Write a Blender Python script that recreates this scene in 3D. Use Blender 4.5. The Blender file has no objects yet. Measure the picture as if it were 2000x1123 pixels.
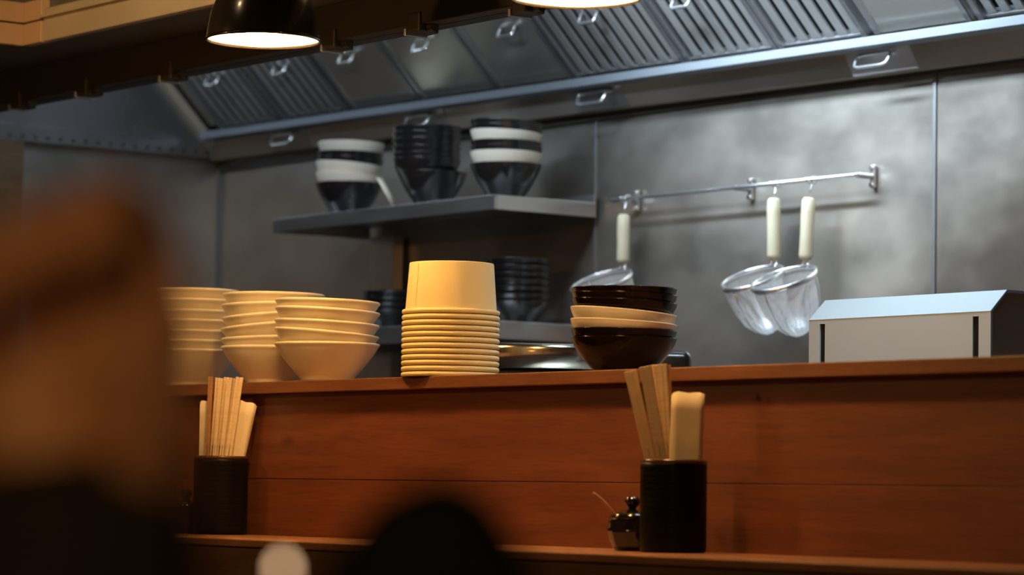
import bpy, bmesh, math, random
from mathutils import Vector, Matrix
random.seed(7)
sc = bpy.context.scene
C = sc.collection
PI = math.pi
R_ = math.radians

# ------------------------------------------------------------------ camera, world, lights, exposure
cam_data = bpy.data.cameras.new('camera')
cam = bpy.data.objects.new('camera', cam_data); C.objects.link(cam); sc.camera = cam
cr, cu, cf = Vector((0.6045, 0.7964, 0.0154)), Vector((0.0432, -0.0520, 0.9977)), Vector((-0.7948, 0.6032, 0.0660))
yaw, pit, rol = R_(52.805), R_(3.787), R_(0.882)
cf = Vector((-math.sin(yaw)*math.cos(pit), math.cos(yaw)*math.cos(pit), math.sin(pit)))
h = Vector((math.cos(yaw), math.sin(yaw), 0)); v = h.cross(cf)
cr = math.cos(rol)*h + math.sin(rol)*v; cu = -math.sin(rol)*h + math.cos(rol)*v
cam.matrix_world = Matrix(((cr.x, cu.x, -cf.x, 0), (cr.y, cu.y, -cf.y, 0), (cr.z, cu.z, -cf.z, 1.15), (0, 0, 0, 1)))
cam_data.sensor_width = 36; cam_data.lens = 108
cam_data.clip_start = 0.05
cam_data.dof.use_dof = True; cam_data.dof.focus_distance = 4.75; cam_data.dof.aperture_fstop = 4.9

w = bpy.data.worlds.new('world'); sc.world = w; w.use_nodes = True
w.node_tree.nodes['Background'].inputs[0].default_value = (1.0, 0.62, 0.34, 1)
w.node_tree.nodes['Background'].inputs[1].default_value = 0.035
sc.view_settings.view_transform = 'Standard'; sc.view_settings.look = 'None'
sc.view_settings.exposure = 0.0; sc.view_settings.gamma = 1.0; sc.view_settings.use_curve_mapping = False

WARM = (1.0, 0.51, 0.16)
COOL = (0.66, 0.82, 1.0)
def area_light(name, loc, target, sx, sy, power, color, spread=180):
    d = bpy.data.lights.new(name, 'AREA'); d.shape = 'RECTANGLE'; d.size = sx; d.size_y = sy
    d.energy = power; d.color = color; d.spread = R_(spread)
    o = bpy.data.objects.new(name, d); C.objects.link(o); o.location = loc
    o.rotation_euler = (Vector(target) - Vector(loc)).to_track_quat('-Z', 'Y').to_euler()
    return o
def point_light(name, loc, power, color, rad=0.03):
    d = bpy.data.lights.new(name, 'POINT'); d.energy = power; d.color = color; d.shadow_soft_size = rad
    o = bpy.data.objects.new(name, d); C.objects.link(o); o.location = loc
    return o
# two fluorescent fittings inside the canopy, and the dining room's warm lamps behind the diners
area_light('hood_light_right', (-4.15, 3.37, 2.325), (-4.15, 4.0, 1.93), 0.95, 0.06, 12.5, COOL, 80)
area_light('hood_light_left', (-6.0, 3.37, 2.325), (-6.3, 3.7, 1.6), 0.5, 0.06, 2.3, COOL)
area_light('box_fill_light', (-3.25, 3.12, 2.4), (-3.38, 3.34, 1.42), 0.4, 0.08, 5.0, (0.68, 0.88, 1.0), 75)  # unseen cool fill added under the canopy to brighten the slotted box
area_light('shelf_fill_light', (-4.9, 2.92, 2.30), (-5.25, 3.75, 1.68), 0.9, 0.05, 6.0, COOL, 120)  # unseen cool fill without a fitting, added to brighten shelf edges and bowls
point_light('dining_lamp_light', (-4.35, 1.35, 1.9), 13.5, WARM, 0.05)
point_light('dining_lamp_light', (0.15, -0.35, 1.5), 9.5, WARM, 0.08)
def spot_light(name, loc, target, power, color, angle, rad=0.03):
    d = bpy.data.lights.new(name, 'SPOT'); d.energy = power; d.color = color; d.spot_size = R_(angle); d.spot_blend = 0.8; d.shadow_soft_size = rad
    o = bpy.data.objects.new(name, d); C.objects.link(o); o.location = loc; o.rotation_euler = (Vector(target) - Vector(loc)).to_track_quat('-Z', 'Y').to_euler()
spot_light('soffit_fill_spot', (-3.95, 1.9, 2.3), (-4.35, 2.65, 1.99), 30, (1.0, 0.66, 0.32), 75)  # unseen spot added to brighten the brass strip on the soffit

# ------------------------------------------------------------------ materials
def new_mat(name):
    m = bpy.data.materials.new(name); m.use_nodes = True
    return m, m.node_tree, m.node_tree.nodes['Principled BSDF']
def mat(name, col, rough=0.5, metal=0.0, coat=0.0, noise=0.0, nscale=8.0, rnoise=0.0, spec=None, emit=None, estr=0.0, stretch=(1, 1, 1), bump=0.0):
    m, nt, b = new_mat(name)
    b.inputs['Base Color'].default_value = (*col, 1)
    b.inputs['Roughness'].default_value = rough; b.inputs['Metallic'].default_value = metal
    b.inputs['Coat Weight'].default_value = coat; b.inputs['Coat Roughness'].default_value = 0.08
    if spec is not None: b.inputs['Specular IOR Level'].default_value = spec
    if emit: b.inputs['Emission Color'].default_value = (*emit, 1); b.inputs['Emission Strength'].default_value = estr
    if noise or rnoise or bump:
        tc = nt.nodes.new('ShaderNodeTexCoord'); mp = nt.nodes.new('ShaderNodeMapping'); mp.inputs['Scale'].default_value = stretch
        n = nt.nodes.new('ShaderNodeTexNoise'); n.inputs['Scale'].default_value = nscale; n.inputs['Detail'].default_value = 5
        nt.links.new(tc.outputs['Object'], mp.inputs[0]); nt.links.new(mp.outputs[0], n.inputs['Vector'])
        if noise:
            r = nt.nodes.new('ShaderNodeValToRGB')
            r.color_ramp.elements[0].position = 0.3; r.color_ramp.elements[1].position = 0.7
            r.color_ramp.elements[0].color = (*[c*(1-noise) for c in col], 1); r.color_ramp.elements[1].color = (*[min(1, c*(1+noise)) for c in col], 1)
            nt.links.new(n.outputs[0], r.inputs[0]); nt.links.new(r.outputs[0], b.inputs['Base Color'])
        if rnoise:
            q = nt.nodes.new('ShaderNodeMapRange'); q.inputs['From Min'].default_value = 0.3; q.inputs['From Max'].default_value = 0.7
            q.inputs['To Min'].default_value = max(0.02, rough-rnoise); q.inputs['To Max'].default_value = rough+rnoise
            nt.links.new(n.outputs[0], q.inputs[0]); nt.links.new(q.outputs[0], b.inputs['Roughness'])
        if bump:
            bp = nt.nodes.new('ShaderNodeBump'); bp.inputs['Strength'].default_value = bump; bp.inputs['Distance'].default_value = 0.002
            nt.links.new(n.outputs[0], bp.inputs['Height']); nt.links.new(bp.outputs[0], b.inputs['Normal'])
    return m
def wood_mat(name, dark, light, scale=1.0, rough=0.5, knots=True):
    m, nt, b = new_mat(name); b.inputs['Roughness'].default_value = rough; b.inputs['Coat Weight'].default_value = 0.08
    tc = nt.nodes.new('ShaderNodeTexCoord')
    mp = nt.nodes.new('ShaderNodeMapping'); mp.inputs['Scale'].default_value = (1.4*scale, 1.4*scale, 15*scale)
    n = nt.nodes.new('ShaderNodeTexNoise'); n.inputs['Scale'].default_value = 2.0; n.inputs['Detail'].default_value = 6; n.inputs['Distortion'].default_value = 0.7
    mp2 = nt.nodes.new('ShaderNodeMapping'); mp2.inputs['Scale'].default_value = (9*scale, 9*scale, 170*scale)
    n2 = nt.nodes.new('ShaderNodeTexNoise'); n2.inputs['Scale'].default_value = 2.0; n2.inputs['Detail'].default_value = 4
    r = nt.nodes.new('ShaderNodeValToRGB'); r.color_ramp.elements[0].position = 0.3; r.color_ramp.elements[1].position = 0.72
    r.color_ramp.elements[0].color = (*dark, 1); r.color_ramp.elements[1].color = (*light, 1)
    r2 = nt.nodes.new('ShaderNodeValToRGB'); r2.color_ramp.elements[0].position = 0.32; r2.color_ramp.elements[1].position = 0.5
    r2.color_ramp.elements[0].color = (0.72, 0.66, 0.6, 1); r2.color_ramp.elements[1].color = (1, 1, 1, 1)
    mx = nt.nodes.new('ShaderNodeMix'); mx.data_type = 'RGBA'; mx.blend_type = 'MULTIPLY'; mx.inputs[0].default_value = 0.8
    L = nt.links.new
    L(tc.outputs['Object'], mp.inputs[0]); L(mp.outputs[0], n.inputs['Vector']); L(tc.outputs['Object'], mp2.inputs[0]); L(mp2.outputs[0], n2.inputs['Vector'])
    L(n.outputs[0], r.inputs[0]); L(n2.outputs[0], r2.inputs[0]); L(r.outputs[0], mx.inputs[6]); L(r2.outputs[0], mx.inputs[7])
    out = mx.outputs[2]
    if knots:
        vo = nt.nodes.new('ShaderNodeTexVoronoi'); vo.inputs['Scale'].default_value = 1.0
        mp3 = nt.nodes.new('ShaderNodeMapping'); mp3.inputs['Scale'].default_value = (2.2, 2.2, 5.5)
        r3 = nt.nodes.new('ShaderNodeValToRGB'); r3.color_ramp.elements[0].position = 0.02; r3.color_ramp.elements[1].position = 0.06
        r3.color_ramp.elements[0].color = (0.3, 0.22, 0.2, 1); r3.color_ramp.elements[1].color = (1, 1, 1, 1)
        mx2 = nt.nodes.new('ShaderNodeMix'); mx2.data_type = 'RGBA'; mx2.blend_type = 'MULTIPLY'; mx2.inputs[0].default_value = 0.7
        L(tc.outputs['Object'], mp3.inputs[0]); L(mp3.outputs[0], vo.inputs['Vector']); L(vo.outputs['Distance'], r3.inputs[0])
        L(out, mx2.inputs[6]); L(r3.outputs[0], mx2.inputs[7]); out = mx2.outputs[2]
    L(out, b.inputs['Base Color'])
    return m
M = {}
M['wall_steel'] = mat('brushed_wall_steel', (0.36, 0.325, 0.275), 0.44, 0.85, noise=0.24, nscale=3.6, rnoise=0.10, stretch=(1, 1, 1.6))
M['joint'] = mat('joint_strip_steel', (0.22, 0.22, 0.22), 0.55, 0.8)
M['steel'] = mat('brushed_steel', (0.46, 0.45, 0.44), 0.33, 0.9, noise=0.08, nscale=5, rnoise=0.05, stretch=(1, 1, 6))
M['plate_steel'] = mat('polished_plate_steel', (0.54, 0.51, 0.45), 0.27, 0.85, noise=0.06, nscale=4)
M['back_steel'] = mat('back_plate_steel', (0.54, 0.48, 0.40), 0.34, 0.8, noise=0.08, nscale=4)
M['hood_steel'] = mat('hood_steel', (0.40, 0.39, 0.385), 0.30, 0.9, noise=0.10, nscale=4, rnoise=0.06)
M['polished'] = mat('polished_steel', (0.70, 0.62, 0.50), 0.17, 1.0)
M['wire'] = mat('bright_wire_steel', (0.75, 0.76, 0.76), 0.22, 0.9)
M['bright_steel'] = mat('satin_bright_steel', (0.62, 0.63, 0.64), 0.42, 0.6, noise=0.05, nscale=5)
M['slat_steel'] = mat('slat_steel', (0.47, 0.45, 0.42), 0.38, 0.75, noise=0.06, nscale=6)
M['gutter_steel'] = mat('gutter_steel', (0.21, 0.23, 0.25), 0.5, 0.5)
M['box_steel'] = mat('pale_box_steel', (0.34, 0.41, 0.46), 0.5, 0.3, noise=0.04, nscale=6)
M['lip'] = mat('dark_bronze_steel', (0.042, 0.035, 0.028), 0.5, 0.3, noise=0.15, nscale=4)
M['dark_gap'] = mat('dark_gap', (0.006, 0.006, 0.007), 0.7, spec=0.1)
M['brass'] = mat('brushed_brass_steel', (0.58, 0.48, 0.34), 0.42, 0.35, noise=0.15, nscale=4, rnoise=0.06)
M['tile'] = mat('tan_tile', (0.55, 0.36, 0.21), 0.35, noise=0.1, nscale=5)
M['ceiling'] = mat('dark_ceiling', (0.035, 0.03, 0.026), 0.8)
M['slate'] = mat('slate_soffit', (0.13, 0.125, 0.115), 0.5, 0.3, noise=0.1, nscale=3)
M['floor'] = mat('dark_floor', (0.05, 0.042, 0.036), 0.6, noise=0.2, nscale=6)
M['wood'] = wood_mat('cedar_panel_wood', (0.138, 0.040, 0.016), (0.215, 0.066, 0.026))
M['ledge_wood'] = wood_mat('cedar_ledge_wood', (0.160, 0.056, 0.022), (0.245, 0.096, 0.038), knots=False)
M['counter_wood'] = wood_mat('counter_wood', (0.28, 0.12, 0.055), (0.40, 0.19, 0.09), knots=False)
M['post_wood'] = wood_mat('post_wood', (0.08, 0.045, 0.018), (0.13, 0.075, 0.03), knots=False)
M['white_bowl'] = mat('ivory_glazed_ceramic', (0.92, 0.82, 0.60), 0.28, coat=0.25)
M['cream_bowl'] = mat('cream_ceramic', (0.86, 0.80, 0.66), 0.38, coat=0.1)
M['black_bowl'] = mat('black_lacquer', (0.014, 0.013, 0.013), 0.24, coat=0.6)
M['black_lacquer'] = mat('black_brown_lacquer', (0.008, 0.005, 0.004), 0.12, coat=0.0, spec=0.22)
M['paper_cup'] = mat('yellow_cream_paper', (0.90, 0.74, 0.36), 0.55, noise=0.02, nscale=30)
M['holder'] = mat('black_glazed_stoneware', (0.005, 0.0045, 0.004), 0.38, spec=0.13, bump=0.2, nscale=30)
M['holder_rim'] = mat('brown_glazed_rim', (0.10, 0.035, 0.015), 0.25, coat=0.4)
M['jar'] = mat('black_gloss_glaze', (0.010, 0.008, 0.007), 0.08, coat=0.8)
M['stick'] = wood_mat('pale_chopstick_wood', (0.80, 0.62, 0.38), (0.88, 0.72, 0.48), scale=3, knots=False)
M['stick_dark'] = wood_mat('amber_chopstick_wood', (0.40, 0.20, 0.08), (0.52, 0.28, 0.12), scale=3, knots=False)
M['sleeve'] = mat('paper_sleeve', (0.78, 0.60, 0.36), 0.7, noise=0.06, nscale=40)
M['napkin'] = mat('cream_napkin_paper', (0.92, 0.80, 0.56), 0.85, noise=0.04, nscale=25, bump=0.5)
M['pale_handle'] = mat('pale_wood_handle', (0.50, 0.44, 0.30), 0.6, noise=0.06, nscale=20)
M['black_plastic'] = mat('black_plastic', (0.012, 0.012, 0.012), 0.25, coat=0.3)
M['shade_black'] = mat('black_enamel', (0.014, 0.012, 0.010), 0.22, coat=0.5)
M['shade_white'] = mat('white_enamel', (0.9, 0.86, 0.78), 0.5)
M['bulb'] = mat('glowing_bulb', (1, 0.9, 0.7), 0.3, emit=(1.0, 0.74, 0.42), estr=28)
M['tube'] = mat('glowing_tube', (1, 1, 1), 0.3, emit=COOL, estr=3)
M['skin'] = mat('skin', (0.66, 0.36, 0.22), 0.5, noise=0.06, nscale=12)
M['jacket'] = mat('dark_jacket_cloth', (0.016, 0.014, 0.012), 0.9, noise=0.2, nscale=30)
M['hair'] = mat('dark_hair', (0.03, 0.018, 0.012), 0.6)
M['chair_black'] = mat('black_green_vinyl', (0.004, 0.006, 0.005), 0.75, spec=0.2)
M['bead_stem'] = mat('bead_stem', (0.10, 0.06, 0.04), 0.6)
M['glint_glow'] = mat('glint_glow', (1, 0.8, 0.5), 0.5, emit=(1.0, 0.62, 0.34), estr=4.6)  # glow that stands in for a blurred highlight
M['counter_dark'] = wood_mat('dark_front_wood', (0.13, 0.065, 0.035), (0.19, 0.10, 0.05), knots=False)
M['brown_table'] = wood_mat('table_wood', (0.10, 0.05, 0.025), (0.16, 0.08, 0.04), knots=False)
def mesh_mat():
    m, nt, b = new_mat('wire_mesh'); L = nt.links.new
    b.inputs['Base Color'].default_value = (0.78, 0.79, 0.78, 1); b.inputs['Metallic'].default_value = 0.35; b.inputs['Roughness'].default_value = 0.4
    tr = nt.nodes.new('ShaderNodeBsdfTransparent'); mx = nt.nodes.new('ShaderNodeMixShader')
    tc = nt.nodes.new('ShaderNodeTexCoord'); sx = nt.nodes.new('ShaderNodeSeparateXYZ'); L(tc.outputs['UV'], sx.inputs[0])
    res = []
    for k, f in ((0, 90), (1, 46)):
        mu = nt.nodes.new('ShaderNodeMath'); mu.operation = 'MULTIPLY'; mu.inputs[1].default_value = f; L(sx.outputs[k], mu.inputs[0])
        fr = nt.nodes.new('ShaderNodeMath'); fr.operation = 'FRACT'; L(mu.outputs[0], fr.inputs[0])
        lt = nt.nodes.new('ShaderNodeMath'); lt.operation = 'LESS_THAN'; lt.inputs[1].default_value = 0.30; L(fr.outputs[0], lt.inputs[0]); res.append(lt)
    ma = nt.nodes.new('ShaderNodeMath'); ma.operation = 'MAXIMUM'; L(res[0].outputs[0], ma.inputs[0]); L(res[1].outputs[0], ma.inputs[1])
    L(ma.outputs[0], mx.inputs[0]); L(tr.outputs[0], mx.inputs[1]); L(b.outputs[0], mx.inputs[2])
    L(mx.outputs[0], nt.nodes['Material Output'].inputs[0])
    return m
M['mesh'] = mesh_mat()

# ------------------------------------------------------------------ mesh helpers
def obj(name, bm, m, parent=None, smooth=False, loc=None, bevel=0.0, seg=2):
    me = bpy.data.meshes.new(name); bmesh.ops.recalc_face_normals(bm, faces=bm.faces); bm.to_mesh(me); bm.free()
    me.materials.append(m)
    if smooth:
        for p in me.polygons: p.use_smooth = True
    o = bpy.data.objects.new(name, me); C.objects.link(o)
    if parent: o.parent = parent
    if loc: o.location = loc
    if bevel:
        md = o.modifiers.new('bevel', 'BEVEL'); md.width = bevel; md.segments = seg; md.limit_method = 'ANGLE'
    if smooth and bevel == 0: pass
    return o
def tag(o, label, cat, group=None, kind=None):
    o['label'] = label; o['category'] = cat
    if group: o['group'] = group
    if kind: o['kind'] = kind
    return o
def thing(name, label, cat, loc=(0, 0, 0), rz=0, group=None):
    o = bpy.data.objects.new(name, None); C.objects.link(o); o.location = loc; o.rotation_euler = (0, 0, rz); o.empty_display_size = 0.02
    return tag(o, label, cat, group)
def struct(name, bm, m, **k):
    o = obj(name, bm, m, **k); o['kind'] = 'structure'; return o
def dup(root, label, group=None, loc=None, rot=None):
    r = root.copy(); C.objects.link(r); r['label'] = label
    if group: r['group'] = group
    if loc: r.location = loc
    if rot is not None: r.rotation_euler = rot
    for ch in root.children:
        c = ch.copy(); C.objects.link(c); c.parent = r
        for g in ch.children:
            d = g.copy(); C.objects.link(d); d.parent = c
    return r
def box(bm, x0, x1, y0, y1, z0, z1, mtx=None):
    vs = [bm.verts.new((x, y, z)) for x in (x0, x1) for y in (y0, y1) for z in (z0, z1)]
    for f in ((0, 1, 3, 2), (4, 6, 7, 5), (0, 4, 5, 1), (2, 3, 7, 6), (0, 2, 6, 4), (1, 5, 7, 3)): bm.faces.new([vs[i] for i in f])
    if mtx is not None: bmesh.ops.transform(bm, matrix=mtx, verts=vs)
    return bm
def B(*a, **k): return box(bmesh.new(), *a, **k)
def hexa(bm, p):   # eight points: bottom ring then top ring
    vs = [bm.verts.new(q) for q in p]
    for f in ((0, 1, 2, 3), (4, 5, 6, 7), (0, 1, 5, 4), (1, 2, 6, 5), (2, 3, 7, 6), (3, 0, 4, 7)): bm.faces.new([vs[i] for i in f])
    return bm
def lathe(prof, n=48, bm=None, uv=False, closed=False):
    bm = bm or bmesh.new(); rings = []
    for r, z in prof:
        if r < 1e-6: rings.append([bm.verts.new((0, 0, z))])
        else: rings.append([bm.verts.new((r*math.cos(2*PI*i/n), r*math.sin(2*PI*i/n), z)) for i in range(n)])
    ul = bm.loops.layers.uv.new('uv') if uv else None
    tot = len(prof)-1
    for k in range(tot):
        a, b = rings[k], rings[k+1]
        for i in range(n):
            j = (i+1) % n
            if len(a) == 1 and len(b) == 1: continue
            if len(a) == 1: f = bm.faces.new((a[0], b[i], b[j])); uvs = [(i/n, k/tot), (i/n, (k+1)/tot), ((i+1)/n, (k+1)/tot)]
            elif len(b) == 1: f = bm.faces.new((a[i], a[j], b[0])); uvs = [(i/n, k/tot), ((i+1)/n, k/tot), (i/n, (k+1)/tot)]
            else: f = bm.faces.new((a[i], a[j], b[j], b[i])); uvs = [(i/n, k/tot), ((i+1)/n, k/tot), ((i+1)/n, (k+1)/tot), (i/n, (k+1)/tot)]
            if uv:
                for lp, q in zip(f.loops, uvs): lp[ul].uv = q
    return bm
def tube(pts, rad, n=10, bm=None, closed=False, taper=None):
    bm = bm or bmesh.new(); pts = [Vector(p) for p in pts]; N = len(pts); rings = []; up = None
    for i, p in enumerate(pts):
        a = pts[(i-1) % N] if (closed or i > 0) else p; b = pts[(i+1) % N] if (closed or i < N-1) else p
        t = (b-a).normalized()
        if up is None: up = t.orthogonal().normalized()
        up = (up - t*up.dot(t)).normalized(); s = t.cross(up)
        rr = rad if taper is None else taper[i]
        rings.append([bm.verts.new(p + rr*(math.cos(2*PI*k/n)*up + math.sin(2*PI*k/n)*s)) for k in range(n)])
    for i in range(N if closed else N-1):
        a, b = rings[i], rings[(i+1) % N]
        for k in range(n): bm.faces.new((a[k], a[(k+1) % n], b[(k+1) % n], b[k]))
    if not closed: bm.faces.new(rings[0]); bm.faces.new(rings[-1])
    return bm
def rounded(pts, rad, seg=5):   # polyline with rounded corners
    pts = [Vector(p) for p in pts]; out = [pts[0]]
    for a, b, c in zip(pts, pts[1:], pts[2:]):
        u = (a-b).normalized()*rad; w_ = (c-b).normalized()*rad
        for k in range(seg+1):
            t = k/seg; out.append((1-t)**2*(b+u) + 2*t*(1-t)*b + t*t*(b+w_))
    return out + [pts[-1]]

# ------------------------------------------------------------------ room shell
YW, XL = 4.0, -6.47
struct('floor', B(-7.2, 1.6, -1.6, 4.2, -0.1, 0), M['floor'])
struct('ceiling', B(-7.2, 1.6, -1.6, 4.2, 2.62, 2.72), M['ceiling'])
# back wall: three steel sheets with a narrow joint strip between each
struct('wall_back', B(-6.57, 1.6, 4.0, 4.1, 0, 2.62), M['wall_steel'])
struct('wall_left', B(-6.57, XL, 3.437, 4.0, 0, 2.62), M['wall_steel'])
struct('wall_left_dining', B(-6.57, XL, -1.6, 3.34, 0, 2.62), M['ceiling'])
struct('trim_1', B(-6.53, -6.44, 3.34, 3.437, 0, 1.955), M['post_wood'])
for i, x in enumerate((-4.985, -3.994, -3.0)):
    struct('trim_%d' % (i+2), B(x-0.004, x+0.004, 3.9955, 4.0, 0.9, 1.93), M['joint'], bevel=0.001)
struct('trim_5', B(-6.47, -6.462, 3.992, 4.0, 0.9, 1.93), M['joint'])
struct('trim_6', B(-6.46, -2.0, 3.990, 4.0, 1.925, 1.94), M['lip'])

# ------------------------------------------------------------------ extractor canopy
c45 = math.sqrt(0.5)
def zg(x): return 1.986 - 0.0082*(x+4.681)
def HP(x, s, n=0.0, y0=3.93, dz=0.024): return Vector((x, y0 - s*c45 - n*c45, zg(x) + dz + s*c45 - n*c45))
def slab(bm, x0, x1, s0, s1, n0, n1):
    return hexa(bm, [HP(x0, s0, n0), HP(x1, s0, n0), HP(x1, s1, n0), HP(x0, s1, n0), HP(x0, s0, n1), HP(x1, s0, n1), HP(x1, s1, n1), HP(x0, s1, n1)])
hood = thing('range_hood', 'long stainless steel extractor canopy running along the back wall above the kitchen', 'extractor hood', (-4.7, 3.9, 1.99))
def hpart(name, bm, m, parent=None, **k):
    o = obj(name, bm, m, **k)
    o.parent = parent or hood
    o.matrix_parent_inverse = Matrix.Translation((4.7, -3.9, -1.99)) if parent is None else Matrix.Identity(4)
    return o
XR = -2.2
bm = bmesh.new(); slab(bm, XL+0.01, XR, 0.0, 0.75, -0.02, -0.012); hpart('filter_backing', bm, M['hood_steel'])
bm = bmesh.new()
for ya, yb, hh in ((3.893, 3.897, 0.017), (3.8971, 3.945, 0.003)):
    za, zb = zg(-6.40)-0.007, zg(XR)-0.007
    hexa(bm, [(-6.40, ya, za), (XR, ya, zb), (XR, yb, zb), (-6.40, yb, za), (-6.40, ya, za+hh), (XR, ya, zb+hh), (XR, yb, zb+hh), (-6.40, yb, za+hh)])
hpart('gutter', bm, M['gutter_steel'], bevel=0.001)
bm = hexa(bmesh.new(), [(XL+0.01, 3.962, zg(XL)-0.050), (XR, 3.962, zg(XR)-0.048), (XR, 3.99, zg(XR)-0.048), (XL+0.01, 3.99, zg(XL)-0.050),
                        (XL+0.01, 3.932, zg(XL)+0.0), (XR, 3.932, zg(XR)), (XR, 3.99, zg(XR)), (XL+0.01, 3.99, zg(XL))])
hpart('back_panel', bm, M['back_steel'])
# end panel by the left wall with a riveted flange and a corner trim
bm = bmesh.new(); box(bm, XL+0.001, XL+0.012, 2.80, 3.985, 1.995, 2.60); hpart('end_panel', bm, M['hood_steel'])
bm = bmesh.new(); box(bm, XL+0.001, XL+0.022, 2.80, 3.985, 1.955, 1.996); fl = hpart('end_flange', bm, M['hood_steel'], bevel=0.002)
rv = None; y = 3.30
while y < 3.97:
    if rv is None:
        g = lathe([(0, 0.003), (0.004, 0.002), (0.0052, 0)], 12); bmesh.ops.rotate(g, verts=g.verts, matrix=Matrix.Rotation(PI/2, 3, 'Y'))
        rv = hpart('rivet', g, M['lip'], parent=fl)
    else:
        rv = rv.copy(); C.objects.link(rv)
    rv.location = (XL+0.022, y, 1.968); y += 0.034
bm = bmesh.new(); slab(bm, XL+0.012, XL+0.035, -0.07, 0.72, -0.005, 0.014); hpart('corner_trim', bm, M['brass'])
# front lip
hpart('front_lip', B(XL+0.012, XR, 2.80, 2.83, 1.886, 2.62), M['lip'], bevel=0.003)
hpart('lip_return', B(XL+0.012, XR, 2.83, 2.86, 1.886, 1.896), M['lip'])
hpart('roof', B(XL+0.012, XR, 2.83, 3.45, 2.56, 2.60), M['hood_steel'])
# access plates with D handles on the back panel
def dhandle(w_, d_, rad):
    return tube(rounded([(-w_/2, 0, 0), (-w_*0.42, d_*0.0, -0.0) if False else (-w_/2, 0, 0.0001), (-w_/2, -d_, 0), (w_/2, -d_, 0), (w_/2, 0, 0)], d_*0.3)[1:], rad, 8)
for k, (px, pz) in enumerate(((-6.079, 1.972), (-5.53, 1.970), (-4.911, 1.964), (-4.083, 1.953))):
    z0 = zg(px)-0.048; z1 = zg(px)-0.002
    bm = hexa(bmesh.new(), [(px-0.085, 3.957, z0), (px+0.085, 3.957, z0), (px+0.085, 3.970, z0), (px-0.085, 3.970, z0),
                            (px-0.085, 3.930, z1), (px+0.085, 3.930, z1), (px+0.085, 3.945, z1), (px-0.085, 3.945, z1)])
    pl = hpart('access_plate', bm, M['bright_steel'] if k == 3 else M['steel'], bevel=0.001)
    ct, cb, hw = (px, 3.930, z1-0.013), (px, 3.918, z1-0.038), 0.046
    q4 = [Vector((px-hw, ct[1], ct[2])), Vector((px+hw, ct[1], ct[2])), Vector((px+hw*0.9, cb[1], cb[2])), Vector((px-hw*0.9, cb[1], cb[2]))]
    loop = []
    for i in range(4):
        p0, p1 = q4[i], q4[(i+1) % 4]
        for f in (0.12, 0.35, 0.65, 0.88): loop.append(p0.lerp(p1, f))
    hb = tube(loop, 0.0034, 8, closed=True)
    for sx in (-1, 1): tube([(px+sx*hw*0.98, ct[1]+0.001, ct[2]-0.002), (px+sx*hw*0.98, 3.945, ct[2]-0.002)], 0.003, 8, bm=hb)
    hpart('handle', hb, M['wire'], parent=pl, smooth=True)
# filters and blank panels resting in the gutter
SL = 0.70
def filter_unit(x0, x1, slats, handles, label, cat, name, cross=False, group=None):
    t = thing(name, label, cat, HP((x0+x1)/2, 0.0), 0, group); inv = Matrix.Translation(-Vector(t.location))
    def part(nm, bm, m, **k):
        o = obj(nm, bm, m, **k); o.parent = t; o.matrix_parent_inverse = inv; return o
    bm = bmesh.new(); f = 0.012
    if slats:
        slab(bm, x0, x0+f, 0.004, SL, 0.0, 0.02); slab(bm, x1-f, x1, 0.004, SL, 0.0, 0.02); slab(bm, x0+f, x1-f, 0.004, 0.0095, 0.0, 0.012); slab(bm, x0+f, x1-f, SL-0.02, SL, 0.0, 0.02)
        part('frame', bm, M['hood_steel'], bevel=0.0015)
        bm = bmesh.new(); slab(bm, x0+f, x1-f, 0.010, SL-0.02, -0.010, -0.008); part('back_baffle', bm, M['dark_gap'])
        n = max(1, round((x1-x0-2*f)/0.0352)); p = (x1-x0-2*f)/n
        for i in range(n):
            xa = x0+f+i*p+0.0072; xb = x0+f+(i+1)*p-0.0072; bm = bmesh.new(); slab(bm, xa, xb, 0.010, SL-0.02, 0.004, 0.011)
            part('slat', bm, M['slat_steel'], bevel=0.002)
    else:
        slab(bm, x0, x1, 0.004, SL, 0.0, 0.012); part('face', bm, M['plate_steel'], bevel=0.002)
        bm = bmesh.new(); slab(bm, x0, x0+0.012, 0.006, SL, 0.012, 0.017); slab(bm, x1-0.012, x1, 0.006, SL, 0.012, 0.017); part('edge_strip', bm, M['steel'])
    for hx in handles:
        s = 0.155
        pts = [HP(hx-0.025, s, 0.01), HP(hx-0.025, s-0.01, 0.036), HP(hx+0.025, s-0.01, 0.036), HP(hx+0.025, s, 0.01)]
        part('handle', tube(rounded(pts, 0.008), 0.0035, 8), M['wire'], smooth=True)
    return t
filter_unit(-6.341, -6.065, True, [-6.207], 'grooved steel grease filter at the far left end of the canopy', 'grease filter', 'grease_filter')
filter_unit(-6.060, -5.785, True, [-5.914], 'grooved steel grease filter behind the left pendant lamp, second from the corner', 'grease filter', 'grease_filter')
filter_unit(-5.770, -5.505, False, [-5.641], 'plain steel blanking plate next to the left grooved filters', 'blanking plate', 'blanking_plate')
filter_unit(-5.495, -5.225, False, [-5.357], 'plain shiny steel blanking plate above the middle black bowl stack', 'blanking plate', 'blanking_plate')
filter_unit(-5.215, -4.960, False, [-5.050], 'plain shiny steel blanking plate beside the darker seam, under the right pendant lamp', 'blanking plate', 'blanking_plate')
filter_unit(-4.950, -4.600, True, [-4.779], 'grooved steel grease filter just behind the right pendant lamp', 'grease filter', 'grease_filter')
filter_unit(-4.595, -4.330, True, [-4.492], 'grooved steel grease filter with thin dark slots, middle of the canopy', 'grease filter', 'grease_filter')
filter_unit(-4.325, -4.085, True, [], 'grooved steel grease filter with the boldest black slots, beside the wide blank panel', 'grease filter', 'grease_filter')
filter_unit(-4.065, -3.820, False, [], 'plain blank steel blanking plate right of the grooved filters', 'blanking plate', 'blanking_plate')
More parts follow.
